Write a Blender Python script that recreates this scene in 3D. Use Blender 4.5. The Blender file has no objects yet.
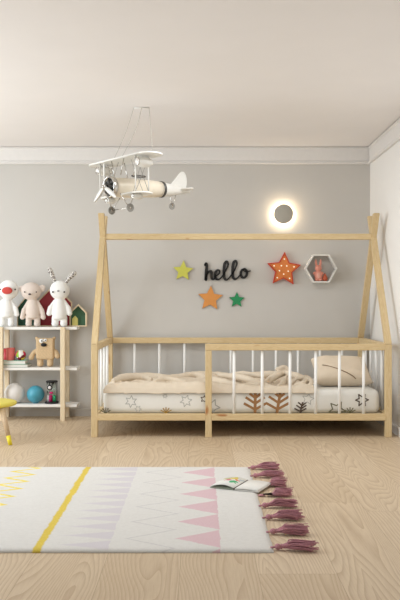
import bpy, bmesh, math, random
from mathutils import Vector, Matrix, noise
random.seed(7)
PI = math.pi
C = bpy.context.scene.collection
EYE = 0.94; CAMY = -5.42; F = 792.0

def P(px, py, Y):
    d = Y - CAMY
    return Vector(((px-200)*d/F, Y, EYE-(py-300)*d/F))

# ------------------------------------------------------------------ materials
class NT:
    """tiny node helper"""
    def __init__(s, name):
        s.m = bpy.data.materials.new(name); s.m.use_nodes = True
        s.n = s.m.node_tree.nodes; s.l = s.m.node_tree.links
        s.b = s.n['Principled BSDF']
    def new(s, t, **kw):
        n = s.n.new(t)
        for k, v in kw.items(): setattr(n, k, v)
        return n
    def put(s, sock, v):
        if isinstance(v, bpy.types.NodeSocket): s.l.new(v, sock)
        else: sock.default_value = v
    def math(s, op, a, b=0.0, c=0.0, clamp=False):
        n = s.new('ShaderNodeMath', operation=op, use_clamp=clamp)
        s.put(n.inputs[0], a); s.put(n.inputs[1], b); s.put(n.inputs[2], c)
        return n.outputs[0]
    def coord(s, which='Object'): return s.new('ShaderNodeTexCoord').outputs[which]
    def mapping(s, v, scale=(1,1,1), rot=(0,0,0), loc=(0,0,0)):
        n = s.new('ShaderNodeMapping'); s.l.new(v, n.inputs[0])
        n.inputs['Scale'].default_value = scale; n.inputs['Rotation'].default_value = rot
        n.inputs['Location'].default_value = loc
        return n.outputs[0]
    def noise(s, v, scale=5, detail=2, rough=.5, dist=0):
        n = s.new('ShaderNodeTexNoise'); s.l.new(v, n.inputs['Vector'])
        n.inputs['Scale'].default_value = scale; n.inputs['Detail'].default_value = detail
        n.inputs['Roughness'].default_value = rough; n.inputs['Distortion'].default_value = dist
        return n.outputs['Fac']
    def mix(s, f, a, b, mode='MIX'):
        n = s.new('ShaderNodeMix', data_type='RGBA', blend_type=mode)
        s.put(n.inputs[0], f)
        for i, v in ((6, a), (7, b)):
            if not isinstance(v, bpy.types.NodeSocket) and len(v) == 3: v = (*v, 1)
            s.put(n.inputs[i], v)
        return n.outputs[2]
    def ramp(s, f, lo, hi):
        n = s.new('ShaderNodeMapRange'); s.l.new(f, n.inputs[0])
        n.inputs[1].default_value = lo; n.inputs[2].default_value = hi
        return n.outputs[0]
    def bump(s, h, strength=.3, dist=.01):
        n = s.new('ShaderNodeBump'); s.l.new(h, n.inputs['Height'])
        n.inputs['Strength'].default_value = strength; n.inputs['Distance'].default_value = dist
        s.l.new(n.outputs[0], s.b.inputs['Normal'])
    def col(s, v):
        if not isinstance(v, bpy.types.NodeSocket) and len(v) == 3: v = (*v, 1)
        s.put(s.b.inputs['Base Color'], v)
    def rough(s, v): s.put(s.b.inputs['Roughness'], v)

def srgb(r, g, b):
    f = lambda c: (c/255/12.92) if c/255 <= .04045 else ((c/255+.055)/1.055)**2.4
    return (f(r), f(g), f(b))

def simple(name, c, rough=.5, metal=0, var=.06, nscale=30, bump=0, bscale=200, **kw):
    t = NT(name)
    f = t.noise(t.coord(), nscale, 2)
    d = tuple(max(0, x*(1-var*2)) for x in c)
    t.col(t.mix(f, tuple(min(1, x*(1+var)) for x in c), d)); t.rough(rough)
    t.b.inputs['Metallic'].default_value = metal
    if bump: t.bump(t.noise(t.coord(), bscale, 2), bump, .003)
    for k, v in kw.items(): t.b.inputs[k].default_value = v
    return t.m

def wood(name, a, b, knots=True, rough=.5):
    t = NT(name); co = t.coord()
    info = t.new('ShaderNodeObjectInfo')
    off = t.new('ShaderNodeVectorMath', operation='SCALE'); 
    comb = t.new('ShaderNodeCombineXYZ')
    for i in range(3): t.l.new(info.outputs['Random'], comb.inputs[i])
    t.l.new(comb.outputs[0], off.inputs[0]); off.inputs['Scale'].default_value = 37
    add = t.new('ShaderNodeVectorMath', operation='ADD')
    t.l.new(co, add.inputs[0]); t.l.new(off.outputs[0], add.inputs[1])
    v = add.outputs[0]
    g = t.noise(t.mapping(v, (14, 14, .9)), 4.5, 3, .55, .4)
    lines = t.math('SINE', t.math('MULTIPLY', g, 46))
    lines = t.math('MULTIPLY_ADD', lines, .5, .5)
    fine = t.noise(t.mapping(v, (60, 60, 2)), 6, 3)
    f = t.math('MULTIPLY_ADD', lines, .45, t.math('MULTIPLY', fine, .55))
    col = t.mix(f, a, b)
    if knots:
        n = t.noise(t.mapping(v, (9, 9, 3.2)), 2.1, 0)
        k = t.ramp(n, .77, .82)
        col = t.mix(k, col, tuple(x*q for x, q in zip(b, (.75, .45, .3))))
    t.col(col); t.rough(rough); t.bump(fine, .08, .002)
    return t.m

PINE_A, PINE_B = srgb(226, 203, 160), srgb(204, 174, 124)
M = {}
M['pine'] = wood('pine', PINE_A, PINE_B)
M['birch'] = wood('birch', srgb(238, 220, 190), srgb(222, 198, 160), False)
M['white_bar'] = simple('white_bar', srgb(250, 248, 244), .4, var=.02)
M['white_shelf'] = simple('white_shelf', srgb(240, 236, 230), .45, var=.02)
M['trim'] = simple('trim', srgb(233, 228, 223), .6, var=.02)
M['ceiling'] = simple('ceiling_paint', srgb(245, 240, 237), .9, var=.015, nscale=3)
M['wall_grey'] = simple('wall_grey', srgb(205, 200, 193), .85, var=.02, nscale=4, bump=.05, bscale=150)
M['wall_cream'] = simple('wall_cream', srgb(240, 236, 231), .85, var=.015, nscale=4, bump=.05, bscale=150)
M['skirting'] = simple('skirting', srgb(190, 184, 176), .6, var=.02)

def floor_mat():
    t = NT('oak_floor'); co = t.coord()
    sep = t.new('ShaderNodeSeparateXYZ'); t.l.new(co, sep.inputs[0])
    x, y = sep.outputs[0], sep.outputs[1]
    W = .27
    xi = t.math('DIVIDE', t.math('ADD', x, 20.05), W)
    col_i = t.math('FLOOR', xi); fx = t.math('FRACT', xi)
    shift = t.math('FRACT', t.math('MULTIPLY', t.math('SINE', t.math('MULTIPLY', col_i, 12.98)), 437.5))
    yi = t.math('ADD', t.math('DIVIDE', t.math('ADD', y, 20), 2.2), shift)
    row_i = t.math('FLOOR', yi); fy = t.math('FRACT', yi)
    idn = t.math('FRACT', t.math('MULTIPLY', t.math('SINE', t.math('ADD', t.math('MULTIPLY', col_i, 7.13), t.math('MULTIPLY', row_i, 3.71))), 915.3))
    comb = t.new('ShaderNodeCombineXYZ')
    t.l.new(x, comb.inputs[0]); t.l.new(y, comb.inputs[1]); t.l.new(t.math('MULTIPLY', idn, 40), comb.inputs[2])
    v = comb.outputs[0]
    big = t.noise(t.mapping(v, (2.2, .42, 1)), 1.5, 1.6, .45, .35)
    lin = t.math('MULTIPLY', t.math('ABSOLUTE', t.math('SUBTRACT', fx, t.math('MULTIPLY_ADD', idn, .8, .1))), .42)
    g = t.math('FRACT', t.math('MULTIPLY', t.math('ADD', big, lin), 30))
    ring = t.math('POWER', g, 2.5)
    fine = t.noise(t.mapping(v, (70, 3.0, 1)), 3, 3, .6)
    cloud = t.noise(t.mapping(v, (2, .7, 1)), 1.5, 2)
    A, B, D = srgb(222, 202, 174), srgb(198, 175, 144), srgb(172, 141, 108)
    c = t.mix(t.math('MULTIPLY_ADD', cloud, .6, t.math('MULTIPLY', idn, .45)), A, B)
    c = t.mix(t.math('MULTIPLY', ring, .62), c, D)
    c = t.mix(t.math('MULTIPLY', t.ramp(fine, .45, .75), .3), c, D)
    ex = t.math('MINIMUM', fx, t.math('SUBTRACT', 1, fx))
    seam = t.math('LESS_THAN', ex, .0035)
    ey = t.math('MINIMUM', fy, t.math('SUBTRACT', 1, fy))
    seam = t.math('MAXIMUM', seam, t.math('LESS_THAN', ey, .0005))
    c = t.mix(t.math('MULTIPLY', seam, .55), c, srgb(140, 108, 74))
    t.col(c); t.rough(t.math('MULTIPLY_ADD', fine, .15, .38))
    t.bump(t.math('ADD', t.math('MULTIPLY', ring, .5), fine), .08, .002)
    return t.m
M['floor'] = floor_mat()

def rug_mat():
    t = NT('rug_wool'); co = t.coord()
    sep = t.new('ShaderNodeSeparateXYZ'); t.l.new(co, sep.inputs[0])
    x, y = sep.outputs[0], sep.outputs[1]
    w1 = t.math('MULTIPLY', t.math('SUBTRACT', t.noise(co, 14, 3), .5), .020)
    w2 = t.math('MULTIPLY', t.math('SUBTRACT', t.noise(t.mapping(co, loc=(5, 3, 1)), 90, 2), .5), .012)
    xx = t.math('ADD', x, t.math('ADD', w1, w2))
    yy = t.math('ADD', y, w2)
    def tri(period, phase, off=0):      # 0 at centre of a tooth, 1 between teeth
        u = t.math('FRACT', t.math('DIVIDE', t.math('ADD', yy, phase), period))
        return t.math('MULTIPLY', t.math('ABSOLUTE', t.math('SUBTRACT', u, .5)), 2)
    base = t.mix(t.noise(co, 60, 3), srgb(226, 223, 218), srgb(212, 208, 202))
    base = t.mix(t.math('MULTIPLY', t.noise(co, 4, 2), .25), base, srgb(214, 208, 202))
    grain = t.noise(co, 150, 2)
    def teeth(xb, xt, period, centre, soft):
        T = tri(period, -(centre) + period*.5 + 20*period)
        s = t.math('DIVIDE', t.math('SUBTRACT', xb, xx), xb-xt)   # 0 base .. 1 tip
        inside = t.math('SUBTRACT', t.math('SUBTRACT', 1, T), s)
        m = t.ramp(inside, 0, soft)
        return t.math('MULTIPLY', m, t.math('GREATER_THAN', s, 0))
    # pale lilac comb
    m = teeth(-.345, -.56, .1225, -1.19, .25)
    c = t.mix(t.math('MULTIPLY', m, .75), base, srgb(206, 198, 203))
    # pink triangles
    m = teeth(.078, -.10, .237, -1.150, .05)
    c = t.mix(t.math('MULTIPLY', m, t.math('MULTIPLY_ADD', grain, .5, .6)), c, srgb(214, 178, 184))
    # grey zigzag
    T = tri(.237, 1.150 + .1185 + 20*.237)
    xl = t.math('MULTIPLY_ADD', T, .185, -.285)
    d = t.math('ABSOLUTE', t.math('SUBTRACT', xx, xl))
    m = t.math('SUBTRACT', 1, t.ramp(d, .004, .012))
    c = t.mix(t.math('MULTIPLY', m, .38), c, srgb(176, 170, 172))
    # yellow zigzag
    T = tri(.155, 1.05 + 20*.155 + .0775)
    xl = t.math('MULTIPLY_ADD', T, -.13, -.885)
    d = t.math('ABSOLUTE', t.math('SUBTRACT', xx, xl))
    m = t.math('SUBTRACT', 1, t.ramp(d, .012, .022))
    m = t.math('MULTIPLY', m, t.math('GREATER_THAN', y, -1.88))
    c = t.mix(m, c, srgb(232, 212, 84))
    # yellow stripe
    d = t.math('ABSOLUTE', t.math('SUBTRACT', xx, t.math('MULTIPLY_ADD', y, -.01, -.632)))
    m = t.math('SUBTRACT', 1, t.ramp(d, .012, .019))
    c = t.mix(m, c, t.mix(grain, srgb(232, 206, 84), srgb(206, 176, 66)))
    t.col(c); t.rough(.95)
    t.bump(t.math('ADD', t.noise(co, 220, 3), t.math('MULTIPLY', t.noise(co, 40, 2), .6)), .5, .004)
    return t.m
M['rug'] = rug_mat()

M['mattress'] = simple('sheet_white', srgb(236, 233, 226), .8, var=.02, bump=.15, bscale=60)
M['comforter'] = simple('comforter_cream', srgb(226, 210, 188), .85, var=.03, bump=.12, bscale=50)
M['pillow'] = simple('pillow_cream', srgb(228, 211, 188), .85, var=.03, bump=.12, bscale=60)
M['piping'] = simple('piping_brown', srgb(140, 112, 86), .8)
M['print_grey'] = simple('print_grey', srgb(182, 180, 174), .8)
M['print_brown'] = simple('print_brown', srgb(166, 120, 76), .8, var=.12)
M['print_dark'] = simple('print_dark', srgb(88, 72, 60), .8)
M['print_gold'] = simple('print_gold', srgb(172, 132, 60), .8)
M['print_olive'] = simple('print_olive', srgb(110, 106, 78), .8)
M['plush_white'] = simple('plush_white', srgb(242, 240, 236), .95, bump=.4, bscale=260, var=.02)
M['plush_beige'] = simple('plush_beige', srgb(222, 206, 194), .95, bump=.4, bscale=260, var=.03)
M['plush_tan'] = simple('plush_tan', srgb(216, 186, 146), .95, bump=.6, bscale=200, var=.16, nscale=120)
M['red_felt'] = simple('red_felt', srgb(206, 78, 70), .9, bump=.2)
M['black'] = simple('black_plastic', (.008, .007, .007), .6, var=.1)
M['dark_felt'] = simple('dark_felt', srgb(50, 40, 44), .8)
M['house_red'] = simple('house_red', srgb(168, 58, 66), .7)
M['house_green'] = simple('house_green', srgb(66, 106, 78), .7)
M['house_dark_green'] = simple('house_dark_green', srgb(40, 84, 62), .7)
M['pale_yellow'] = simple('pale_yellow', srgb(214, 204, 120), .7)
M['teal'] = simple('teal_paint', srgb(78, 164, 186), .4, var=.25, nscale=14)
M['pearl'] = simple('pearl_white', srgb(236, 231, 226), .5, var=.02, nscale=14)
M['mint'] = simple('mint_cover', srgb(164, 208, 184), .5)
M['grey_cover'] = simple('grey_cover', srgb(150, 156, 138), .5)
M['paper'] = simple('paper', srgb(232, 228, 220), .8, var=.02)
M['coral'] = simple('coral_cup', srgb(222, 112, 104), .45, var=.1, nscale=60)
M['crimson'] = simple('crimson_cup', srgb(190, 52, 62), .45)
M['yellow'] = simple('yellow_paint', srgb(230, 214, 92), .45, var=.02)
M['leg_wood'] = wood('leg_wood', srgb(214, 190, 158), srgb(190, 160, 124), False)
M['sock_yellow'] = simple('sock_yellow', srgb(232, 212, 40), .5)
M['tassel'] = simple('tassel_mauve', srgb(200, 140, 150), .9, var=.3, nscale=300)
M['star_yellow'] = simple('star_yellow', srgb(216, 214, 92), .6, var=.03)
M['star_orange'] = simple('star_orange', srgb(222, 148, 74), .6, var=.05)
M['star_green'] = simple('star_green', srgb(30, 140, 84), .6, var=.05)
M['edge_brown'] = simple('edge_brown', srgb(110, 84, 50), .7)
M['lamp_orange'] = simple('lamp_orange', srgb(228, 132, 60), .5, var=.05)
M['lamp_red'] = simple('lamp_red', srgb(206, 62, 32), .5)
M['hex_white'] = simple('hex_white', srgb(234, 230, 222), .5, var=.02)
M['pink_clay'] = simple('pink_clay', srgb(236, 156, 136), .6)
M['rust_clay'] = simple('rust_clay', srgb(196, 92, 58), .6)
M['belly'] = simple('belly_pink', srgb(240, 178, 160), .6)
M['lamp_disc'] = simple('lamp_disc', srgb(178, 172, 160), .7, var=.01)
M['plane_white'] = simple('plane_white', srgb(238, 235, 228), .35, metal=.05, var=.02)
M['plane_cream'] = simple('plane_cream', srgb(238, 226, 206), .35, metal=.05, var=.03)
M['chrome'] = simple('chrome', (.62, .6, .57), .18, metal=1, var=.05)
M['dark_metal'] = simple('dark_metal', (.12, .115, .11), .35, metal=.8)
M['rubber'] = simple('grey_rubber', srgb(150, 146, 138), .5)
M['cord'] = simple('cord_grey', srgb(190, 184, 174), .7)
M['magenta'] = simple('magenta_sand', srgb(206, 30, 110), .6)
M['green_sand'] = simple('green_sand', srgb(60, 190, 130), .6)
M['white_sand'] = simple('white_sand', srgb(232, 226, 224), .6)

def glass(name, tint=(1, 1, 1)):
    t = NT(name); t.col(tint); t.rough(.03)
    t.b.inputs['Transmission Weight'].default_value = 1
    t.b.inputs['IOR'].default_value = 1.2
    return t.m
M['glass'] = glass('clear_glass', (.95, 1, .97))

def emit(name, c, s):
    t = NT(name); t.col(c)
    t.b.inputs['Emission Color'].default_value = (*c, 1)
    t.b.inputs['Emission Strength'].default_value = s
    return t.m
M['led'] = emit('led_ring', (1, .82, .58), 34)
M['bulb'] = emit('bulb_white', (1, .90, .72), .45)

def ear_mat():
    t = NT('ear_print'); co = t.coord()
    vor = t.new('ShaderNodeTexVoronoi'); t.l.new(t.mapping(co, (1, 1, .7)), vor.inputs[0]); vor.inputs['Scale'].default_value = 130
    n = t.noise(co, 95, 1)
    t.col(t.mix(t.ramp(n, .52, .56), srgb(228, 222, 214), srgb(104, 92, 88))); t.rough(.9)
    return t.m
M['ear_print'] = ear_mat()

def ball_mat():
    t = NT('patchwork_ball')
    vor = t.new('ShaderNodeTexVoronoi'); t.l.new(t.coord(), vor.inputs[0]); vor.inputs['Scale'].default_value = 26
    sep = t.new('ShaderNodeSeparateColor'); t.l.new(vor.outputs['Color'], sep.inputs[0])
    r = t.new('ShaderNodeValToRGB'); t.l.new(sep.outputs[0], r.inputs[0]); r.color_ramp.interpolation = 'CONSTANT'
    cols = [srgb(206, 30, 84), srgb(238, 232, 224), srgb(150, 190, 50), srgb(24, 96, 84), srgb(226, 200, 60), srgb(60, 90, 150), srgb(120, 20, 40)]
    e = r.color_ramp.elements
    while len(e) < len(cols): e.new(.5)
    for i, c in enumerate(cols): e[i].position = i/len(cols); e[i].color = (*c, 1)
    t.col(r.outputs[0]); t.rough(.6)
    return t.m
M['ball'] = ball_mat()

# ------------------------------------------------------------------ mesh helpers
def link(name, bm, mats, parent=None, loc=None, rot=None, smooth=False, mods=None):
    me = bpy.data.meshes.new(name)
    bmesh.ops.recalc_face_normals(bm, faces=bm.faces)
    bm.to_mesh(me); bm.free()
    if not isinstance(mats, (list, tuple)): mats = [mats]
    for m in mats: me.materials.append(M[m] if isinstance(m, str) else m)
    if smooth:
        for p in me.polygons: p.use_smooth = True
    o = bpy.data.objects.new(name, me); C.objects.link(o)
    if loc is not None: o.location = loc
    if rot is not None: o.rotation_euler = rot
    if parent: o.parent = parent
    return o

def tag(o, label, cat, group=None, kind=None):
    if label: o['label'] = label
    if cat: o['category'] = cat
    if group: o['group'] = group
    if kind: o['kind'] = kind
    return o

def empty(name, loc, label, cat, group=None, rot=(0, 0, 0)):
    o = bpy.data.objects.new(name, None); C.objects.link(o)
    o.location = loc; o.rotation_euler = rot; o.empty_display_size = .05
    return tag(o, label, cat, group)

def struct(name, bm, m, **k):
    o = link(name, bm, m, **k); o['kind'] = 'structure'; return o

def box(bm, x0, x1, y0, y1, z0, z1, bev=0, mi=0, seg=2):
    r = bmesh.ops.create_cube(bm, size=1)
    vs = r['verts']
    bmesh.ops.scale(bm, vec=(x1-x0, y1-y0, z1-z0), verts=vs)
    bmesh.ops.translate(bm, vec=((x0+x1)/2, (y0+y1)/2, (z0+z1)/2), verts=vs)
    fs = list({f for v in vs for f in v.link_faces})
    if bev:
        es = list({e for f in fs for e in f.edges})
        r2 = bmesh.ops.bevel(bm, geom=es, offset=bev, segments=seg, profile=.5, affect='EDGES')
        fs = r2['faces'] + [f for f in fs if f.is_valid]
    for f in fs:
        if f.is_valid: f.material_index = mi
    return vs

def bbox(*a, **k):
    bm = bmesh.new(); box(bm, *a, **k); return bm

def bar(name, p0, p1, w, h, mat, parent, bev=.003, roll=0):
    """square timber between p0 and p1 (centre line), local Z along it"""
    p0, p1 = Vector(p0), Vector(p1); L = (p1-p0).length
    bm = bbox(-w/2, w/2, -h/2, h/2, -L/2, L/2, bev=bev)
    o = link(name, bm, mat, parent)
    z = (p1-p0).normalized()
    ref = Vector((1, 0, 0)) if abs(z.x) < .9 else Vector((0, 1, 0))
    y = z.cross(ref).normalized(); x = y.cross(z).normalized()
    m = Matrix((x, y, z)).transposed().to_4x4(); m.translation = (p0+p1)/2
    if parent: m = Matrix.Translation(-Vector(parent.location)) @ m if parent.rotation_euler[:] == (0, 0, 0) else m
    o.matrix_local = m
    return o

def ell(bm, c, r, rot=None, seg=24, rings=16, mi=0):
    res = bmesh.ops.create_uvsphere(bm, u_segments=seg, v_segments=rings, radius=1)
    vs = res['verts']
    bmesh.ops.scale(bm, vec=r if hasattr(r, '__len__') else (r, r, r), verts=vs)
    if rot is not None: bmesh.ops.rotate(bm, cent=(0, 0, 0), matrix=rot, verts=vs)
    bmesh.ops.translate(bm, vec=c, verts=vs)
    for f in {f for v in vs for f in v.link_faces}: f.material_index = mi; f.smooth = True
    return vs

def ebm(c, r, rot=None, **k):
    bm = bmesh.new(); ell(bm, c, r, rot, **k); return bm

def tube(bm, pts, rad, seg=8, mi=0, cap=True):
    pts = [Vector(p) for p in pts]; n = len(pts)
    if not hasattr(rad, '__len__'): rad = [rad]*n
    rings = []; up = Vector((0, 0, 1))
    prev = None
    for i, p in enumerate(pts):
        t = (pts[min(i+1, n-1)]-pts[max(i-1, 0)]).normalized()
        if prev is None:
            a = t.cross(up)
            if a.length < 1e-3: a = t.cross(Vector((1, 0, 0)))
            a.normalize()
        else:
            a = (prev - t*prev.dot(t)).normalized()
        prev = a; b = t.cross(a)
        rings.append([bm.verts.new(p + (a*math.cos(2*PI*k/seg)+b*math.sin(2*PI*k/seg))*rad[i]) for k in range(seg)])
    for i in range(n-1):
        for k in range(seg):
            f = bm.faces.new((rings[i][k], rings[i][(k+1) % seg], rings[i+1][(k+1) % seg], rings[i+1][k]))
            f.material_index = mi; f.smooth = True
    if cap:
        for rg in (rings[0], rings[-1]):
            f = bm.faces.new(rg); f.material_index = mi

def tbm(pts, rad, **k):
    bm = bmesh.new(); tube(bm, pts, rad, **k); return bm

def lathe(bm, prof, seg=32, axis='Z', c=(0, 0, 0), mi=0, smooth=True):
    """prof: (r, h) list"""
    c = Vector(c); rings = []
    for r, h in prof:
        ring = []
        for k in range(seg):
            a = 2*PI*k/seg; u, v = math.cos(a)*r, math.sin(a)*r
            p = {'Z': (u, v, h), 'Y': (u, h, v), 'X': (h, u, v)}[axis]
            ring.append(bm.verts.new(c+Vector(p)))
        rings.append(ring)
    for i in range(len(rings)-1):
        for k in range(seg):
            f = bm.faces.new((rings[i][k], rings[i][(k+1) % seg], rings[i+1][(k+1) % seg], rings[i+1][k]))
            f.material_index = mi; f.smooth = smooth
    for rg, pr in ((rings[0], prof[0]), (rings[-1], prof[-1])):
        if pr[0] > 1e-5:
            f = bm.faces.new(rg); f.material_index = mi
    bmesh.ops.remove_doubles(bm, verts=bm.verts, dist=1e-6)

def lbm(prof, **k):
    bm = bmesh.new(); lathe(bm, prof, **k); return bm

def prism(bm, pts, y0, y1, mi=0, side=None, bev=0):
    """2-D outline (x,z) extruded along Y"""
    a = [bm.verts.new((x, y0, z)) for x, z in pts]; b = [bm.verts.new((x, y1, z)) for x, z in pts]
    f = bm.faces.new(a); f.material_index = mi
    f = bm.faces.new(b); f.material_index = mi
    n = len(pts)
    for i in range(n):
        f = bm.faces.new((a[i], a[(i+1) % n], b[(i+1) % n], b[i])); f.material_index = mi if side is None else side

def evaluated(o):
    dg = bpy.context.evaluated_depsgraph_get()
    me = bpy.data.meshes.new_from_object(o.evaluated_get(dg))
    me.name = o.name
    o.modifiers.clear(); o.data = me
    for p in me.polygons: p.use_smooth = True

def fuse(name, bm, mat, parent, voxel=.004, smooth=4):
    o = link(name, bm, mat, parent)
    r = o.modifiers.new('r', 'REMESH'); r.mode = 'VOXEL'; r.voxel_size = voxel; r.use_smooth_shade = True
    s = o.modifiers.new('s', 'SMOOTH'); s.factor = .6; s.iterations = smooth
    evaluated(o)
    return o

def catmull(pts, n=8):
    pts = [Vector(p) for p in pts]; out = []
    q = [pts[0]] + pts + [pts[-1]]
    for i in range(1, len(q)-2):
        for k in range(n):
            t = k/n; a, b, c, d = q[i-1], q[i], q[i+1], q[i+2]
            out.append(.5*((2*b)+(c-a)*t+(2*a-5*b+4*c-d)*t*t+(3*b-a-3*c+d)*t**3))
    out.append(pts[-1]); return out

# ------------------------------------------------------------------ room
WY = 1.0; RX = 1.378; LX = -3.3; CZ = 2.18; FY = -6.6
struct('floor', bbox(LX, RX, FY, WY, -.05, 0), 'floor')
struct('ceiling', bbox(LX, RX, FY, WY, CZ, CZ+.05), 'ceiling')
struct('wall_back', bbox(LX-.1, RX+.1, WY, WY+.1, -.05, CZ+.05), 'wall_grey')
struct('wall_right', bbox(RX, RX+.1, FY, WY, -.05, CZ+.05), 'wall_cream')
bm = bmesh.new()   # left wall with a wide window opening
WA, WB = -2.5, .1
box(bm, LX-.1, LX, FY, WA, -.05, CZ+.05); box(bm, LX-.1, LX, WB, WY, -.05, CZ+.05)
box(bm, LX-.1, LX, WA, WB, -.05, .35); box(bm, LX-.1, LX, WA, WB, 2.05, CZ+.05)
struct('wall_left', bm, 'wall_cream')
bm = bmesh.new()
for y in (WA, -1.65, -.8, WB-.05): box(bm, LX-.07, LX-.02, y, y+.05, .35, 2.05)
box(bm, LX-.07, LX-.02, WA, WB, .35, .4); box(bm, LX-.07, LX-.02, WA, WB, 2.0, 2.05)
struct('window_1', bm, 'white_bar')
# cornice boards
CB = EYE+(300-164.3)*6.42/F
def cornice_profile():
    h = CZ-CB
    return [(0, 0), (.016, 0), (.022, .004), (.022, .012), (.012, .015), (.012, .022), (.016, .026), (.010, .030), (.010, h-.018), (.020, h-.012), (.022, h-.006), (.004, h-.006), (.004, h), (0, h)]
def extr_profile(prof, along, a0, a1, base, z0, mat, name):
    bm = bmesh.new(); rings = []
    for a in (a0, a1):
        ring = []
        for d, z in prof:
            p = (a, base-d, z0+z) if along == 'X' else (base-d, a, z0+z)
            ring.append(bm.verts.new(p))
        rings.append(ring); bm.faces.new(ring)
    n = len(prof)
    for i in range(n):
        bm.faces.new((rings[0][i], rings[0][(i+1) % n], rings[1][(i+1) % n], rings[1][i]))
    return struct(name, bm, mat)
extr_profile(cornice_profile(), 'X', LX, RX, WY, CB, 'trim', 'trim_1')
extr_profile(cornice_profile(), 'Y', FY, WY-.018, RX, CB, 'trim', 'trim_2')
sk = [(0, 0), (.012, 0), (.012, .052), (.006, .060), (0, .062)]
extr_profile(sk, 'X', LX, RX, WY, 0, 'skirting', 'baseboard_back')
extr_profile(sk, 'Y', FY, WY-.012, RX, 0, 'trim', 'baseboard_right')

# ------------------------------------------------------------------ bed
T = .0445
XL, XR = -.746, 1.314
bed = empty('house_bed', (.284, .48, 0), 'pale pine house-frame child bed with white bars against grey wall', 'bed')
xl, xr = XL+T/2, XR-T/2           # post centre lines
yf, yb = T/2, .92+T/2
TOP = .638
ZT = TOP-.0
def post(x, y, z1, name='post'): return bar(name, (x, y, 0), (x, y, z1), T, T, 'pine', bed)
for x in (xl, xr):
    for y in (yf, yb): post(x, y, TOP-.001)
xm = (208.5-200)*5.44/F
post(xm, yf, .594)
zb0, zb1 = .114, .160; zbc = (zb0+zb1)/2; HB = zb1-zb0
bar('bottom_rail', (xl+T/2, yf, zbc), (xm-T/2, yf, zbc), HB, T, 'pine', bed)
bar('bottom_rail', (xm+T/2, yf, zbc), (xr-T/2, yf, zbc), HB, T, 'pine', bed)
bar('bottom_rail', (xl+T/2, yb, zbc), (xr-T/2, yb, zbc), HB, T, 'pine', bed)
for x in (xl, xr): bar('bottom_rail', (x, yf+T/2, zbc), (x, yb-T/2, zbc), T, HB, 'pine', bed)
zt = TOP-.022
bar('guard_rail', (xm-T/2, yf, .617), (xr-T/2, yf, .617), .0445, T, 'pine', bed)
bar('back_rail', (xl+T/2, yb, zt), (xr-T/2, yb, zt), .042, T, 'pine', bed)
for x in (xl, xr): bar('side_rail', (x, yf+T/2, zt), (x, yb-T/2, zt), T, .044, 'pine', bed)
def baluster(x, y, z0, z1):
    r = .0102
    link('bar', lbm([(r, z0), (r, z1)], seg=14, c=(x-bed.location.x, y-bed.location.y, 0)), 'white_bar', bed)
for px in (234, 262.2, 290, 315.7, 339.5, 363.6): baluster((px-200)*5.4425/F, yf, zb1, .596)
for px in (134.6, 159.4, 184.5, 208.5, 230.8, 253, 276, 298, 320, 342): baluster((px-200)*6.3625/F, yb, zb1, zt-.02)
for x in (xl, xr):
    for k in (1, 2, 3, 4): baluster(x, yf + (yb-yf)*k/5, zb1, zt-.021)
# tent poles: crossing at (ymid, 1.405)
ym = (yf+yb)/2; ZC = 1.405
def pole(x, ya, dirn):
    d = Vector((0, (ym-ya), ZC-TOP)); t_top = (1.575-TOP)/(ZC-TOP)
    p0 = Vector((x, ya, TOP)); p1 = p0 + d*t_top
    # sheared prism so the ends are level
    bm = bmesh.new(); hw = T*.46; n = d.normalized()
    hy = hw/ n.z
    L = (p1-p0)
    v = []
    q = (p1-p0).normalized(); R = q.to_track_quat('Z', 'X')
    o_m = Matrix.Translation((p0+p1)/2) @ R.to_matrix().to_4x4()
    inv = o_m.inverted()
    for base in (p0, p1):
        ring = [bm.verts.new(inv @ (base+Vector((sx*T*.49, sy*hy, 0)))) for sx, sy in ((-1, -1), (1, -1), (1, 1), (-1, 1))]
        v.append(ring)
    bm.faces.new(v[0]); bm.faces.new(v[1])
    for i in range(4): bm.faces.new((v[0][i], v[0][(i+1) % 4], v[1][(i+1) % 4], v[1][i]))
    bmesh.ops.bevel(bm, geom=bm.edges[:], offset=.003, segments=2, affect='EDGES')
    o = link('tent_pole', bm, 'pine', bed)
    o.matrix_local = Matrix.Translation(-Vector(bed.location)) @ o_m
for x, s in ((xl, 1), (xr, -1)):
    pole(x, yf, 1)                    # front poles
    pole(x + s*.0012, yb, -1)         # rear poles (half-lapped at the crossing)
bar('ridge_beam', (xl+T/2-.002, ym, 1.411), (xr-T/2+.002, ym, 1.411), .044, T, 'pine', bed)
link('slat_base', bbox(xl+T/2-.284, xr-T/2-.284, yf+T/2-.48, yb-T/2-.48, .125, .150, bev=.003), 'birch', bed)

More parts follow.
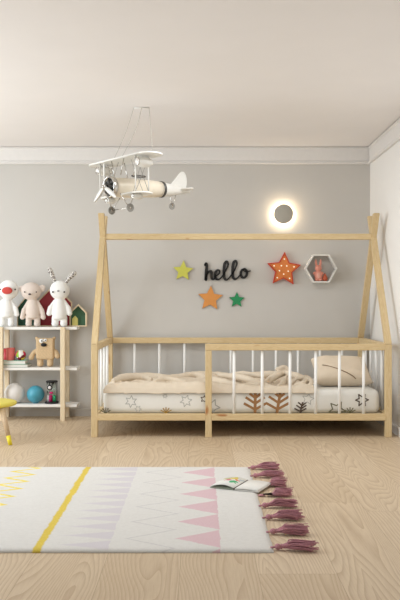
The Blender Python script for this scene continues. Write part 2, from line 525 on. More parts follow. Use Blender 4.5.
# ------------------------------------------------------------------ mattress with printed sheet
mx0, mx1, my0, my1, mz0, mz1 = -.672, 1.250, .065, .900, .1525, .318
bm = bmesh.new()
box(bm, mx0, mx1, my0, my1, mz0, mz1, bev=.045, seg=6)
for f in bm.faces: f.smooth = True
yp = my0-.0006
def flat(bm, pts, mi, y=yp):          # thin printed figure lying on the front face
    a = [bm.verts.new((x, y, z)) for x, z in pts]
    f = bm.faces.new(a); f.material_index = mi
SC_N = [0]
def stroke(bm, pts, w, mi, y=yp):
    SC_N[0] += 1; y = yp-.00006*(SC_N[0] % 14)
    pts = [Vector(p) for p in pts]; ZM = mz1-.028
    if len(pts) == 2:
        a, b = pts
        if a.y > b.y: a, b = b, a
        if a.y >= ZM: return
        if b.y > ZM: b = a+(b-a)*((ZM-a.y)/(b.y-a.y))
        pts = [a, b]
    for a, b in zip(pts[:-1], pts[1:]):
        d = (b-a).normalized(); n = Vector((-d.y, d.x))*w/2
        a2, b2 = a-d*w*.3, b+d*w*.3
        flat(bm, [tuple(a2+n), tuple(b2+n), tuple(b2-n), tuple(a2-n)], mi, y)
        y -= .00003
def mp(px, py): v = P(px, py, yp); return (v.x, v.z)
def clampz(pts): return [(x, min(max(z, mz0+.05*0+.012), mz1-.03)) for x, z in pts]
def star_line(px, py, r, rot, mi, w=.005, n=6, inner=.5):
    c = Vector(mp(px, py)); R = r*5.475/F; pts = []
    for k in range(n*2+1):
        a = rot + PI*k/n; q = R if k % 2 == 0 else R*inner
        pts.append((c.x+q*math.sin(a), c.y+q*math.cos(a)))
    stroke(bm, clampz(pts), w, mi)
star_line(131, 401.5, 6, .1, 1); star_line(186, 401, 6, .3, 1); star_line(138, 409, 3.5, .6, 1, .003)
star_line(106, 410, 2.5, .6, 1, .003); star_line(212, 407, 8, .4, 1, .007, 5)
star_line(308, 399, 6, .2, 1, .004, 5); star_line(362, 400, 6.5, .5, 3, .008, 6)
star_line(337, 410, 9, .5, 5, .007, 5); star_line(165, 396, 2.5, .6, 1, .003)
star_line(204, 399, 3.5, .2, 3, .005, 5)
def leaf(px, py, s, mi, w, tilt=0):   # twig with paired needles
    base = Vector(mp(px, py)); k = s*5.475/F
    st = [base, base+Vector((tilt*.5*k, .6*k)), base+Vector((tilt*k, 1.15*k))]
    stroke(bm, [tuple(st[0]), tuple(st[1])], w, mi); stroke(bm, [tuple(st[1]), tuple(st[2])], w, mi)
    for i, h in enumerate((.15, .5, .82)):
        for sx in (-1, 1):
            a = base+Vector((tilt*h*k, h*k)); b = a+Vector((sx*(.62-.1*i)*k, .34*k))
            stroke(bm, [tuple(a), tuple(b)], w*.85, mi)
leaf(255, 412, 17, 2, .020, .02); leaf(277, 412, 18, 2, .020, .2)
leaf(300, 413, 9, 3, .012, .3)
for px, mi, s in ((166, 4, 6), (105.5, 5, 5.5), (350, 5, 6)):
    for a in (-60, -30, 0, 30, 60):
        c0 = Vector(mp(px, 413)); d = Vector((math.sin(math.radians(a)), math.cos(math.radians(a))*.95))*s*5.475/F
        stroke(bm, [tuple(c0), tuple(c0+d)], .006, mi)
mat = link('mattress', bm, ['mattress', 'print_grey', 'print_brown', 'print_dark', 'print_gold', 'print_olive'])
tag(mat, 'white mattress with star and twig printed sheet inside the wooden bed', 'mattress')

# ------------------------------------------------------------------ comforter
def ridge(x, y, seg, A, w, sharp=1.0):
    best = 9; 
    p = Vector((x, y))
    for a, b in zip(seg[:-1], seg[1:]):
        a = Vector(a); b = Vector(b); ab = b-a
        t = max(0, min(1, (p-a).dot(ab)/ab.length_squared)); d = (p-a-ab*t).length
        best = min(best, d)
    return A*math.exp(-(best/w)**(1.3*sharp))
random.seed(11)
folds = []
for i in range(24):
    x = random.uniform(-.6, .72); y = random.uniform(.05, .85)
    a = random.gauss(0, .5) if x < .1 else random.gauss(.5, .8)
    L = random.uniform(.12, .34)
    pts = [(x-L*math.cos(a), y-L*math.sin(a)*.6), (x, y+random.uniform(-.04, .04)), (x+L*math.cos(a), y+L*math.sin(a)*.6)]
    folds.append((pts, random.uniform(.006, .016)*(1.5 if x > .2 else .9), random.uniform(.014, .035)))
# larger bunched folds on the right part
cx0, cx1, cy0, cy1 = -.672, .80, .047, .86
NX, NY = 150, 84
def top_h(x, y):
    # distance to border
    wob = .02*noise.noise(Vector((x*5, 0, 3))) 
    dx = min(x-cx0, cx1-x); dy = min(y-(cy0), cy1-y)
    e = max(0, min(dx, dy)); edge = min(1, e/.045); edge = math.sqrt(max(0, 1-(1-edge)**2))
    h = .020 + .012*(.5+.5*noise.noise(Vector((x*3, y*4, 0))))
    h += .010*noise.noise(Vector((x*9, y*14, 2))) + .004*noise.noise(Vector((x*26, y*34, 5)))
    for pts, A, w in folds: h += ridge(x, y, pts, A*.5, w)
    # piped rim along the front: folded-over layer
    h += .010*math.exp(-((y-.085)/.03)**2)
    h -= .012*min(1, max(0, (x-.05)/.15))
    return .004 + edge*max(.012, h)
bm = bmesh.new(); top = []; bot = []
for j in range(NY+1):
    rt, rb = [], []
    for i in range(NX+1):
        u, v = i/NX, j/NY
        x = cx0+(cx1-cx0)*u; y = cy0+(cy1-cy0)*v
        h = top_h(x, y)
        # outline wobble
        wx = .018*noise.noise(Vector((0, y*6, 1)))*(1 if u > .5 else .5); wy = .010*noise.noise(Vector((x*4, 0, 7)))*(1-v)
        # slump over the mattress edge
        dip = 0
        zt_ = mz1
        if y < .095: dip = .028*((.095-y)/.048)**2
        if x < -.62: dip = max(dip, .022*((-.62-x)/.052)**2)
        rt.append(bm.verts.new((x+wx, y+wy, zt_-dip+h+.003)))
        rb.append(bm.verts.new((x+wx, y+wy, zt_-dip+.002)))
    top.append(rt); bot.append(rb)
for j in range(NY):
    for i in range(NX):
        for g in (top, bot):
            f = bm.faces.new((g[j][i], g[j][i+1], g[j+1][i+1], g[j+1][i])); f.smooth = True
for i in range(NX):
    bm.faces.new((top[0][i], top[0][i+1], bot[0][i+1], bot[0][i])); bm.faces.new((top[NY][i], top[NY][i+1], bot[NY][i+1], bot[NY][i]))
for j in range(NY):
    bm.faces.new((top[j][0], top[j+1][0], bot[j+1][0], bot[j][0])); bm.faces.new((top[j][NX], top[j+1][NX], bot[j+1][NX], bot[j][NX]))
random.seed(3)
rolls = [
 ([(113, 382, .15), (122, 379, .25), (140, 378, .35), (152, 381, .3)], .026), ([(152, 384, .15), (165, 380, .25), (186, 383, .2)], .020),
 ([(158, 379, .5), (178, 378, .55), (195, 375.5, .6), (206, 378, .5)], .026), ([(120, 377, .7), (150, 377, .75), (170, 379, .7)], .028),
 ([(170, 387, .11), (190, 384, .15), (205, 387, .12)], .012), ([(186, 375.5, .7), (205, 375, .7), (230, 376, .7)], .024),
 ([(128, 385, .12), (140, 382, .18), (156, 386, .13)], .011),
 ([(206, 379, .40), (228, 384, .25), (250, 391, .12)], .020), ([(218, 376, .5), (246, 380, .3), (272, 389, .13)], .024),
 ([(262, 387, .2), (276, 377, .3), (285, 374, .42)], .027), ([(282, 374, .4), (296, 377, .25), (309, 384, .15)], .025),
 ([(289, 391, .12), (301, 391, .10), (311, 385, .12), (308, 379, .16), (297, 380, .18), (291, 386, .17)], .015),
 ([(246, 392, .10), (268, 392, .095), (288, 392, .10)], .012), ([(240, 378, .6), (262, 376, .6), (280, 375, .55)], .028),
 ([(210, 389, .11), (226, 391, .10), (243, 393, .09)], .010), ([(228, 377, .42), (244, 375, .4), (262, 378, .36)], .020),
 ([(270, 379, .24), (262, 385, .17), (250, 389, .13)], .017), ([(276, 372, .35), (284, 369, .40), (291, 374, .38)], .020),
 ([(214, 384, .22), (232, 388, .16), (250, 388, .13), (268, 384, .2)], .013), ([(294, 386, .14), (303, 384, .12), (310, 379, .2)], .014), ([(286, 378, .3), (283, 384, .2), (276, 390, .13)], .018),
]
for pts, r in rolls:
    c = catmull([P(*q) for q in pts], 8); n_ = len(c)
    first = len(bm.verts)
    c = [v+Vector((0, 0, .010 if pts[0][0] > 205 else .007)) for v in c]
    tube(bm, c, [r*(.35+.65*math.sin(PI*(.06+.88*i/(n_-1)))**.6) for i in range(n_)], seg=14)
com = link('comforter', bm, 'comforter', smooth=True)
r_ = com.modifiers.new('r', 'REMESH'); r_.mode = 'VOXEL'; r_.voxel_size = .0048
s_ = com.modifiers.new('s', 'SMOOTH'); s_.factor = .5; s_.iterations = 2
evaluated(com)
for v in com.data.vertices:
    q = v.co
    if q.z > .34: v.co.z += .0035*noise.noise(Vector((q.x*22+q.y*9, q.y*30, 5))) + .002*noise.noise(Vector((q.x*60, q.y*45+q.x*20, 1)))
    v.co.z = max(v.co.z, .319) if v.co.y > .066 else v.co.z
    v.co.y = max(v.co.y, .0465)
tag(com, 'rumpled cream comforter spread over the mattress of the wooden bed', 'comforter')

# ------------------------------------------------------------------ pillow
def pillow():
    W, D, H = .205, .16, .068
    bm = bmesh.new(); n = 40; g = {}
    for s in (1, -1):
        for j in range(n+1):
            for i in range(n+1):
                u, v = i/n*2-1, j/n*2-1
                if s == -1 and (i in (0, n) or j in (0, n)): g[s, i, j] = g[1, i, j]; continue
                k = (1-abs(u)**3.6)**.5*(1-abs(v)**3.2)**.5
                pin = 1-.06*(1-v*v)*abs(u)**3; pin2 = 1-.06*(1-u*u)*abs(v)**3
                h = s*H*k**.9 + (.006*noise.noise(Vector((u*3, v*3, s))) * k)
                if s == 1:   # overlapping flap: a step along the diagonal
                    dline = v+.12+.78*(u+.7)
                    h += .008*k/(1+math.exp(-dline*40))
                g[s, i, j] = bm.verts.new((u*W*pin, v*D*pin2, h))
    for s in (1, -1):
        for j in range(n):
            for i in range(n):
                f = bm.faces.new((g[s, i, j], g[s, i+1, j], g[s, i+1, j+1], g[s, i, j+1])); f.smooth = True
    return bm
pil = link('pillow', pillow(), 'pillow', loc=(1.030, .36, .428), rot=(math.radians(27), 0, 0), smooth=True)
bpy.context.view_layer.update()
pil.location.z += mz1+.0008-min((pil.matrix_world @ v.co).z for v in pil.data.vertices)
tag(pil, 'plump cream pillow with diagonal brown piping at right end of bed', 'pillow')
pts = []
for k in range(21):
    q = k/20; u = -.70+1.20*q; v = -.12-.78*(u+.7)
    if abs(v) > .985: continue
    kk = max(0, (1-abs(u)**3.6))**.5*max(0, (1-abs(v)**3.2))**.5
    pts.append((u*.205, v*.16, .068*kk**.9+.005))
link('piping', tbm(pts, .0032, seg=6), 'piping', pil)

# ------------------------------------------------------------------ shelf unit
SY0, SY1 = .730, .965
sh = empty('shelf_unit', (-1.305, .85, 0), 'open three-tier shelf with white boards and pale wood posts left of bed', 'shelf')
def to(o): return -Vector(o.location)
for x in (-1.068, -1.551):
    bar('post', (x, SY0+.0175, 0), (x, SY0+.0175, .729), .036, .035, 'birch', sh)
    bar('post', (x, SY1-.0175, 0), (x, SY1-.0175, .707), .036, .035, 'birch', sh)
SZ = [.729, .412, .124]
for z in SZ:
    link('shelf_board', bbox(-1.657+1.305, -.962+1.305, .7655-.85, .9295-.85, z-.021, z, bev=.002), 'white_shelf', sh)

SC = 6.245/F     # metres per photo pixel at the toys' depth
def rel(px, py, px0, pz0): return ((px-px0)*SC, (pz0-py)*SC)

# plush dolls: shared body from fused ellipsoids, origin at the feet centre
def doll_body(head, hr, torso_w, arm_dx, arm_end, leg_dx, crotch, extra=None, H=326.5, px=0, arm_r=2.6, leg_r=3.5):
    """all in photo pixels relative to feet centre px"""
    bm = bmesh.new(); S = SC
    z = lambda y: (H-y)*S
    ell(bm, ((head[0]-px)*S, 0, z(head[1])), (hr[0]*S, hr[0]*S*.85, hr[1]*S))
    nb = head[1]+hr[1]-1.5
    # torso: pear
    prof = [(.2, crotch+2), (torso_w*.93, crotch), (torso_w, crotch-5), (torso_w*.92, (nb+crotch)/2), (torso_w*.72, nb+3), (3.4, nb), (2.5, nb-2)]
    lathe(bm, [(r*S, z(y)) for r, y in prof], seg=24)
    for s in (-1, 1):
        a0 = Vector((s*torso_w*.62*S, 0, z(nb+3.2))); a1 = Vector((s*(arm_dx)*S, -.006, z(arm_end)))
        mid = (a0+a1)/2+Vector((s*1.3*S, -.003, 0))
        tube(bm, catmull([a0, mid, a1], 5), [arm_r*.85*S]*5+[arm_r*1.05*S]*6, seg=12)
        ell(bm, a1, (arm_r*1.1*S,)*3); ell(bm, a0, (arm_r*.9*S,)*3)
        l0 = Vector((s*leg_dx*S, 0, z(crotch-2))); l1 = Vector((s*leg_dx*S, 0, z(H-leg_r)))
        tube(bm, [l0, l1], leg_r*S, seg=14)
        ell(bm, Vector((s*leg_dx*S, -.004, (leg_r*.95)*S)), (leg_r*1.05*S, leg_r*1.25*S, leg_r*.95*S)); 
    for e in (extra or []): ell(bm, *e)
    # flatten torso front/back slightly
    for v in bm.verts: v.co.y *= .85
    return bm
YD = .825
def wx(px): return (px-200)*SC
sz0 = SZ[0]
# white bird
o = empty('plush_bird', (wx(6.8), YD, sz0), 'white plush bird doll with big red beak on top shelf', 'plush toy')
fuse('body', doll_body((8.8, 289.5), (9.9, 9.9), 7.0, 10.2, 314, 4.3, 316.5, px=6.8, leg_r=3.1, arm_r=2.3), 'plush_white', o)
def at(px, py, px0, H=326.5, yo=-.06):
    d = YD+yo-CAMY
    return (px-200)*d/F - wx(px0), EYE-(py-300)*d/F - sz0
x, z = at(7.4, 290.6, 6.8)
link('beak', ebm((x, -.069, z), (5.3*SC, .014, 3.6*SC)), 'red_felt', o)
for ex in (-.2, 14.8):
    x, z = at(ex, 289.4, 6.8); link('eye', ebm((x, -.048 if ex > 5 else -.040, z), .0062), 'black', o)
# beige bear
o = empty('plush_bear', (wx(33), YD, sz0), 'pale beige plush bear doll with round ears between bird and rabbit', 'plush toy')
S = SC
ears = [(((21.9-33)*S, .004, (326.5-288.5)*S), (3.1*S, .014, 3.4*S)), (((42.3-33)*S, .004, (326.5-288)*S), (3.1*S, .014, 3.6*S))]
fuse('body', doll_body((31.2, 291), (10.3, 9.1), 7.0, 10.4, 317, 4.2, 317.5, px=33, extra=ears, leg_r=3.1, arm_r=2.3), 'plush_beige', o, voxel=.0035)
x, z = at(29.8, 294.2, 33); link('nose', ebm((x, -.0665, z), (.011, .006, .007)), 'dark_felt', o)
for ex in (24.5, 36.2):
    x, z = at(ex, 292, 33); link('eye', ebm((x, -.057, z), .0055), 'black', o)
# white rabbit
o = empty('plush_rabbit', (wx(59.5), YD, sz0), 'white plush rabbit doll with long speckled ears on top shelf', 'plush toy')
fuse('body', doll_body((59.8, 290), (10.0, 9.8), 7.4, 10.2, 313, 4.3, 318.5, px=59.5, leg_r=3.5, arm_r=2.5), 'plush_white', o)
for a, m_, b in (((54.6, 281.5), (52.2, 275), (48.6, 267.5)), ((65.6, 282.8), (70.5, 276.8), (76, 272))):
    A, Mi, B = [Vector((at(*q, 59.5, yo=.004)[0], .004, at(*q, 59.5, yo=.004)[1])) for q in (a, m_, b)]
    rr = [1.5, 1.7, 1.9, 2.0, 2.1, 2.25, 2.35, 2.4, 2.35, 2.0, 1.2]
    link('ear', tbm(catmull([A, Mi, B], 5), [r*SC for r in rr], seg=14), 'ear_print', o, smooth=True)
x, z = at(58.4, 291, 59.5); link('nose', ebm((x, -.0675, z), (.010, .005, .0045)), 'dark_felt', o)
for ex in (52.8, 64.2):
    x, z = at(ex, 292, 59.5); link('eye', ebm((x, -.057, z), .007), 'black', o)
# tan monster bear
o = empty('plush_monster', (wx(45), YD+.01, SZ[1]), 'square tan plush bear with one white eye on middle shelf', 'plush toy')
H = 366.5
bm = bmesh.new()
q = lambda px, py: ((px-45)*SC, (H-py)*SC)
x0, z0 = q(36.3, 359); x1, z1 = q(54.3, 337.5)
box(bm, x0, x1, -.035, .03, z0, z1, bev=.016, seg=5)
for ex in (36.6, 53.8):
    x, z = q(ex, 338.2); ell(bm, (x, 0, z), (.014, .010, .018), Matrix.Rotation(math.radians(-25 if ex < 45 else 25), 3, 'Y'))
for s, e in ((-1, (31.2, 357)), (1, (57.6, 355.5))):
    a = Vector((s*8.5*SC, 0, (H-350)*SC)); b = Vector((q(*e)[0], -.01, q(*e)[1]))
    tube(bm, [a, (a+b)/2+Vector((s*.004, 0, .006)), b], [.018, .019, .021], seg=12); ell(bm, b, .0225)
for s in (-1, 1):
    ell(bm, (s*4.9*SC, -.003, .018), (.024, .030, .018)); tube(bm, [(s*4.9*SC, 0, .016), (s*5.0*SC, 0, .08)], .0255, seg=14)
fuse('body', bm, 'plush_tan', o, voxel=.0035)
x, z = q(42.2, 340.3); link('eye', lbm([(.0001, 0), (.015, .001), (.0175, .004), (.0175, .012)], axis='Y', c=(x, -.047, z)), 'plush_white', o)
link('pupil', ebm((x+.004, -.047, z+.001), (.006, .004, .006)), 'black', o)
x, z = q(46, 339.6); link('eye', lbm([(.0001, 0), (.010, .001), (.012, .004), (.012, .012)], axis='Y', c=(x, -.045, z)), 'plush_white', o)
link('pupil', ebm((x, -.045, z), (.0045, .004, .0045)), 'black', o)
x, z = q(44.6, 344.2); link('nose', ebm((x, -.040, z), (.0235, .014, .014)), 'black', o)

# house shaped boxes
def house(name, px0, px1, ypk, yev, ybot, Y, depth, back, label, pxpk=None, th=.009):
    d = Y-CAMY; k = d/F
    X0, X1 = (px0-200)*k, (px1-200)*k; Xc = (X0+X1)/2
    w = X1-X0; hpk = (ybot-ypk)*k; hev = (ybot-yev)*k
    o = empty(name, (Xc, Y, sz0), label, 'toy house')
    out = [(-w/2, 0), (w/2, 0), (w/2, hev), (0, hpk), (-w/2, hev)]
    t = th; sl = math.hypot(w/2, hpk-hev); dz = t*sl/(w/2)
    inn = [(-w/2+t, t), (w/2-t, t), (w/2-t, hev - (dz - t*(hpk-hev)/(w/2))), (0, hpk-dz), (-w/2+t, hev-(dz - t*(hpk-hev)/(w/2)))]
    bm = bmesh.new()
    vo = [[bm.verts.new((x, y, z)) for x, z in out] for y in (0, depth)]
    vi = [[bm.verts.new((x, y, z)) for x, z in inn] for y in (0, depth)]
    for i in range(5):
        j = (i+1) % 5
        bm.faces.new((vo[0][i], vo[0][j], vi[0][j], vi[0][i])); bm.faces.new((vo[1][i], vo[1][j], vi[1][j], vi[1][i]))
        bm.faces.new((vo[0][i], vo[0][j], vo[1][j], vo[1][i])); bm.faces.new((vi[0][i], vi[0][j], vi[1][j], vi[1][i]))
    link('house_frame', bm, 'birch', o)
    bm = bmesh.new(); prism(bm, [(x*.995, z) for x, z in inn], depth*.55, depth*.55+.004)
    link('back_panel', bm, back, o)
    return o
house('toy_house', 36, 72, 284, 302, 326, .906, .018, 'house_red', 'large wooden house frame with red back behind the rabbit doll')
house('toy_house', 17, 40, 292.5, 307, 326, .886, .018, 'house_dark_green', 'wooden house frame with dark green back behind bird and bear dolls', th=.007)
hs = house('toy_house', 69.5, 86.5, 303, 311.5, 325.5, .873, .050, 'house_green', 'small wooden house frame with green back at right end of shelf')
bm = bmesh.new(); w_, e_, p_ = .022, .052, .077
prism(bm, [(-w_, 0), (w_, 0), (w_, e_), (0, p_), (-w_, e_)], -.0, .02)
bmesh.ops.bevel(bm, geom=bm.edges[:], offset=.001, segments=1, affect='EDGES')
k = 6.30/F
o = link('toy_block', bm, 'pale_yellow', loc=((75-200)*k, .875, sz0+.0092))
tag(o, 'tiny pale yellow house block inside the small green house', 'toy block')
# keep the yellow block within the house depth
# middle shelf: books, cups, ball
YB = .775
def book(name, x0, x1, y0, y1, z0, z1, cover, label, group):
    o = empty(name, ((x0+x1)/2, (y0+y1)/2, z0+.0005), label, 'book', group)
    L, W, Hh = (x1-x0)/2, (y1-y0)/2, z1-z0; t = .003
    bm = bmesh.new()
    box(bm, -L, L, -W, W, 0, t); box(bm, -L, L, -W, W, Hh-t, Hh); box(bm, -L, -L+t, -W, W, t, Hh-t)
    link('cover', bm, cover, o)
    link('pages', bbox(-L+t, L-.004, -W+.004, W-.004, t, Hh-t), 'paper', o)
x = lambda px: (px-200)*6.2/F
book('book', x(2), x(28), .772, .915, SZ[1], SZ[1]+.024, 'grey_cover', 'grey-green book lying flat on middle shelf, bottom of two', 'books under the cups')
book('book', x(1.5), x(25.5), .776, .90, SZ[1]+.024, SZ[1]+.053, 'mint', 'mint green book lying on top of the grey-green book', 'books under the cups')
bz = SZ[1]+.053
def cup(cx, cy, r, h, m, label):
    bm = lbm([(.0001, 0), (r*.86, 0), (r*.9, .003), (r, h), (r*.93, h), (r*.83, .006), (.0001, .006)], seg=28)
    o = link('cup', bm, m, loc=(cx, cy, bz), smooth=True); return tag(o, label, 'cup', 'cups on the mint book')
cup(x(9.5), .815, .035, .098, 'coral', 'coral pink cup on the mint book beside the patchwork ball')
cup(x(3.6), .865, .030, .090, 'crimson', 'dark red cup standing half behind the coral cup')
o = link('patchwork_ball', ebm((0, 0, 0), .0415, seg=32, rings=20), 'ball', loc=(x(19.6), .815, bz+.0413), smooth=True)
tag(o, 'small multicoloured patchwork ball on the mint book', 'ball')
# bottom shelf
def globe(px, r, m, label):
    o = empty('globe', (wx(px), .848, SZ[2]+.0006), label, 'ball', 'balls on the bottom shelf')
    link('sphere', ebm((0, 0, r+.001), r, seg=40, rings=28), m, o, smooth=True)
    link('foot_ring', lbm([(r*.20, 0), (r*.26, 0), (r*.34, .006), (r*.20, .006)], seg=28), m, o)
globe(14, .0785, 'pearl', 'pearly white ball on the bottom shelf, left of the blue one')
globe(35, .069, 'teal', 'blue ball on the bottom shelf beside the sand timer')
o = empty('sand_timer', (wx(51.5), .84, SZ[2]+.0006), 'sand timer with black round ends and coloured tubes, bottom shelf', 'sand timer')
link('base', lbm([(.0001, 0), (.053, 0), (.055, .004), (.055, .011), (.050, .015), (.0001, .015)], seg=32), 'black', o)
link('top_disc', lbm([(.0001, .164), (.044, .164), (.046, .168), (.046, .174), (.042, .178), (.0001, .178)], seg=32), 'black', o)
def hourglass(cx, cy, m, fill, r=.0135):
    zc = .0895; hh = .0735
    prof = [(r, zc-hh), (r, zc-.02), (r*.7, zc-.009), (.0025, zc), (r*.7, zc+.009), (r, zc+.02), (r, zc+hh)]
    ob = link('glass_tube', lbm(prof, seg=18, c=(cx, cy, 0)), 'glass', o, smooth=True)
    ri = r*.82
    link('sand', lbm([(ri, .0165), (ri, .0165+fill), (.001, .0165+fill+.006)], seg=14, c=(cx, cy, 0)), m, ob)
hourglass(-.024, -.014, 'white_sand', .045); hourglass(-.004, -.026, 'magenta', .048)
hourglass(.022, -.014, 'green_sand', .045); hourglass(.006, .022, 'white_sand', .02)
link('pole', lbm([(.003, .015), (.003, .164)], seg=8, c=(-.038, .012, 0)), 'black', o)
link('pole', lbm([(.003, .015), (.003, .164)], seg=8, c=(.038, .012, 0)), 'black', o)
link('dial', lbm([(.0001, -.004), (.020, -.004), (.022, 0), (.020, .006), (.0001, .006)], seg=24, axis='Y', c=(-.008, -.045, .128)), 'black', o)
link('dial_face', lbm([(.0001, -.002), (.013, -.002), (.013, .001), (.0001, .001)], seg=20, axis='Y', c=(-.008, -.0495, .128)), 'white_sand', o)
link('cap', lbm([(.0001, 0), (.015, 0), (.015, .014), (.0001, .014)], seg=18, c=(.0, -.0262, .0785)), 'magenta', o)

# ------------------------------------------------------------------ stool
st = empty('stool', (-1.405, -.12, 0), 'small yellow round stool with wooden legs and yellow feet, left edge', 'stool')
link('seat', lbm([(.0001, .232), (.155, .232), (.170, .238), (.176, .248), (.172, .259), (.160, .264), (.0001, .264)], seg=56), 'yellow', st, smooth=True)
for a in (-44, 76, 196):
    ca, sa = math.cos(math.radians(a)), math.sin(math.radians(a))
    A = Vector((.145*ca, .145*sa, .236)); B = Vector((.247*ca, .247*sa, 0))
    j = A.lerp(B, .76)
    leg = link('leg', tbm([A, j], [.0185, .0145], seg=18), 'leg_wood', st, smooth=True)
    link('foot_tip', tbm([j, B], [.0150, .0125], seg=18), 'sock_yellow', leg, smooth=True)

# ------------------------------------------------------------------ rug
rx0, rx1, ry0, ry1 = -1.75, .275, -2.478, -.989
bm = bmesh.new(); n = 110; m_ = 60; g = {}
th = .011
for j in range(m_+1):
    for i in range(n+1):
        u, v = i/n, j/m_
        x_ = rx0+(rx1-rx0)*u; y_ = ry0+(ry1-ry0)*v
        e = min(u*(rx1-rx0), (1-u)*(rx1-rx0), v*(ry1-ry0), (1-v)*(ry1-ry0))
        zz = th - (.006*(1-min(1, e/.02))**2) + .0012*noise.noise(Vector((x_*6, y_*6, 0)))
        if i in (0, n): x_ += .004*noise.noise(Vector((3, y_*9, 0)))
        if j in (0, m_): y_ += .003*noise.noise(Vector((x_*7, 4, 0)))
        g[i, j] = (bm.verts.new((x_, y_, zz)), None)
for j in range(m_):
    for i in range(n):
        f = bm.faces.new((g[i, j][0], g[i+1, j][0], g[i+1, j+1][0], g[i, j+1][0])); f.smooth = True
border = [g[i, 0][0] for i in range(n+1)] + [g[n, j][0] for j in range(1, m_+1)] + [g[i, m_][0] for i in range(n-1, -1, -1)] + [g[0, j][0] for j in range(m_-1, 0, -1)]
low = [bm.verts.new((v.co.x, v.co.y, .0005)) for v in border]
for i in range(len(border)):
    j = (i+1) % len(border); bm.faces.new((border[i], border[j], low[j], low[i]))
bm.faces.new(low)
rug = link('rug', bm, 'rug')
tag(rug, 'cream wool rug with yellow stripe and pink triangles on the floor', 'rug')
random.seed(5)
for k, py in enumerate((469.7, 477.8, 486.5, 496.5, 508, 520, 534.5, 550)):
    d = EYE*F/(py-300); y_ = d+CAMY
    y_ = min(max(y_, ry0+.02), ry1-.01)
    L = .150+.006*random.random(); ang = random.uniform(-.10, .12)-.02
    bm = bmesh.new()
    for s in range(64):
        a = random.uniform(0, 2*PI); rr = math.sqrt(random.random())
        sp = .032
        end = Vector((L*random.uniform(.86, 1.04), rr*math.cos(a)*sp, .020+rr*math.sin(a)*.017))
        mid = Vector((L*random.uniform(.42, .6), end.y*.80+random.uniform(-.007, .007), .023+(end.z-.02)*.95+random.uniform(-.005, .006)))
        st0 = Vector((.024, end.y*.22, .013+(end.z-.02)*.22))
        tube(bm, catmull([st0, Vector((.05, end.y*.55, .019+(end.z-.02)*.6)), mid, end+Vector((random.uniform(-.006, .012), random.uniform(-.012, .012), random.uniform(-.008, .006)))], 4),
             random.uniform(.0014, .0022), seg=5)
    for v in bm.verts:
        v.co.z = max(v.co.z, .0015)
        if k in (2, 3) and v.co.x < .085: v.co.z = min(v.co.z, .0115)   # pressed flat under the open book
    tobj = link('tassel', bm, 'tassel', rug, loc=(rx1+.002, y_, .0), rot=(0, 0, ang), smooth=True)
    bm = ebm((.016, 0, .013), (.013, .0115, .0115), seg=16, rings=10)
    tube(bm, [(-.012, 0, .009), (.006, 0, .012)], .004, seg=8)
    lathe(bm, [(.0085, .026), (.0100, .0275), (.0100, .031), (.0085, .0325)], seg=16, axis='X', c=(0, 0, .014))
    if k in (2, 3):
        for v in bm.verts: v.co.z = .001+v.co.z*.42
    link('tassel_knot', bm, 'tassel', tobj, smooth=True)

# ------------------------------------------------------------------ open book on the rug
sp0 = Vector((.166, -1.558)); u = Vector((.076, .172)).normalized(); w = Vector((u.y, -u.x))   # u along spine, w to the right page
bk = empty('picture_book', (sp0.x+u.x*.094, sp0.y+u.y*.094, .0133), 'open picture book lying face up near the tasselled rug edge', 'book')
def page_mesh(side, width, prof, thick, mi=0):
    bm = bmesh.new(); N = 16; g = []
    for k in range(N+1):
        t = k/N; z = prof(t); row = []
        for l in (-.094, .094):
            c = w*side*width*t + u*l
            row.append((bm.verts.new((c.x, c.y, z+thick)), bm.verts.new((c.x, c.y, z))))
        g.append(row)
    for k in range(N):
        a, b = g[k], g[k+1]
        f = bm.faces.new((a[0][0], b[0][0], b[1][0], a[1][0])); f.smooth = True
        f = bm.faces.new((a[0][1], b[0][1], b[1][1], a[1][1])); f.smooth = True
        bm.faces.new((a[0][0], b[0][0], b[0][1], a[0][1])); bm.faces.new((a[1][0], b[1][0], b[1][1], a[1][1]))
    for row in (g[0], g[-1]): bm.faces.new((row[0][0], row[1][0], row[1][1], row[0][1]))
    return bm
arch = lambda t: .0035+.017*math.sin(t*PI)**.9*(1-.3*t)
def pic_mat():
    t = NT('picture_page'); co = t.coord()
    def blob(cx, cy, r, seed):
        d = t.new('ShaderNodeVectorMath', operation='DISTANCE'); t.l.new(t.mapping(co, (1, 1, 0)), d.inputs[0]); d.inputs[1].default_value = (cx, cy, 0)
        wv = t.math('MULTIPLY_ADD', t.noise(t.mapping(co, loc=(seed, 0, 0)), 60, 2), .05, -.025)
        return t.math('LESS_THAN', t.math('ADD', d.outputs['Value'], wv), r)
    c = t.mix(0.0, srgb(226, 224, 216), srgb(226, 224, 216))
    def P2(s, l): q = -w*.125*s + u*l; return q.x, q.y
    for s, l, r, col, sd in ((.45, .055, .022, srgb(226, 206, 90), 1), (.6, .02, .018, srgb(206, 120, 130), 2), (.3, -.01, .022, srgb(70, 168, 110), 3),
                             (.25, .03, .012, srgb(214, 90, 70), 4), (.75, .05, .016, srgb(200, 190, 120), 6), (.12, .05, .014, srgb(190, 196, 200), 7)):
        x_, y_ = P2(s, l); c = t.mix(blob(x_, y_, r, sd), c, col)
    t.col(c); t.rough(.6); return t.m
M['pic'] = pic_mat()
link('cover', page_mesh(-1, .128, lambda t: .0, .003), 'grey_cover', bk)
link('cover', page_mesh(1, .126, lambda t: .0, .003), 'paper', bk)
link('left_page', page_mesh(-1, .125, lambda t: .004+arch(t)*.9, .0015), 'pic', bk)
link('right_page', page_mesh(1, .123, lambda t: .0032+.006*math.sin(t*PI)**.6, .004), 'paper', bk)
bm = bmesh.new(); q0 = -u*.096; q1 = u*.096
tube(bm, [(q0.x, q0.y, .006), (q1.x, q1.y, .006)], .0042, seg=8)
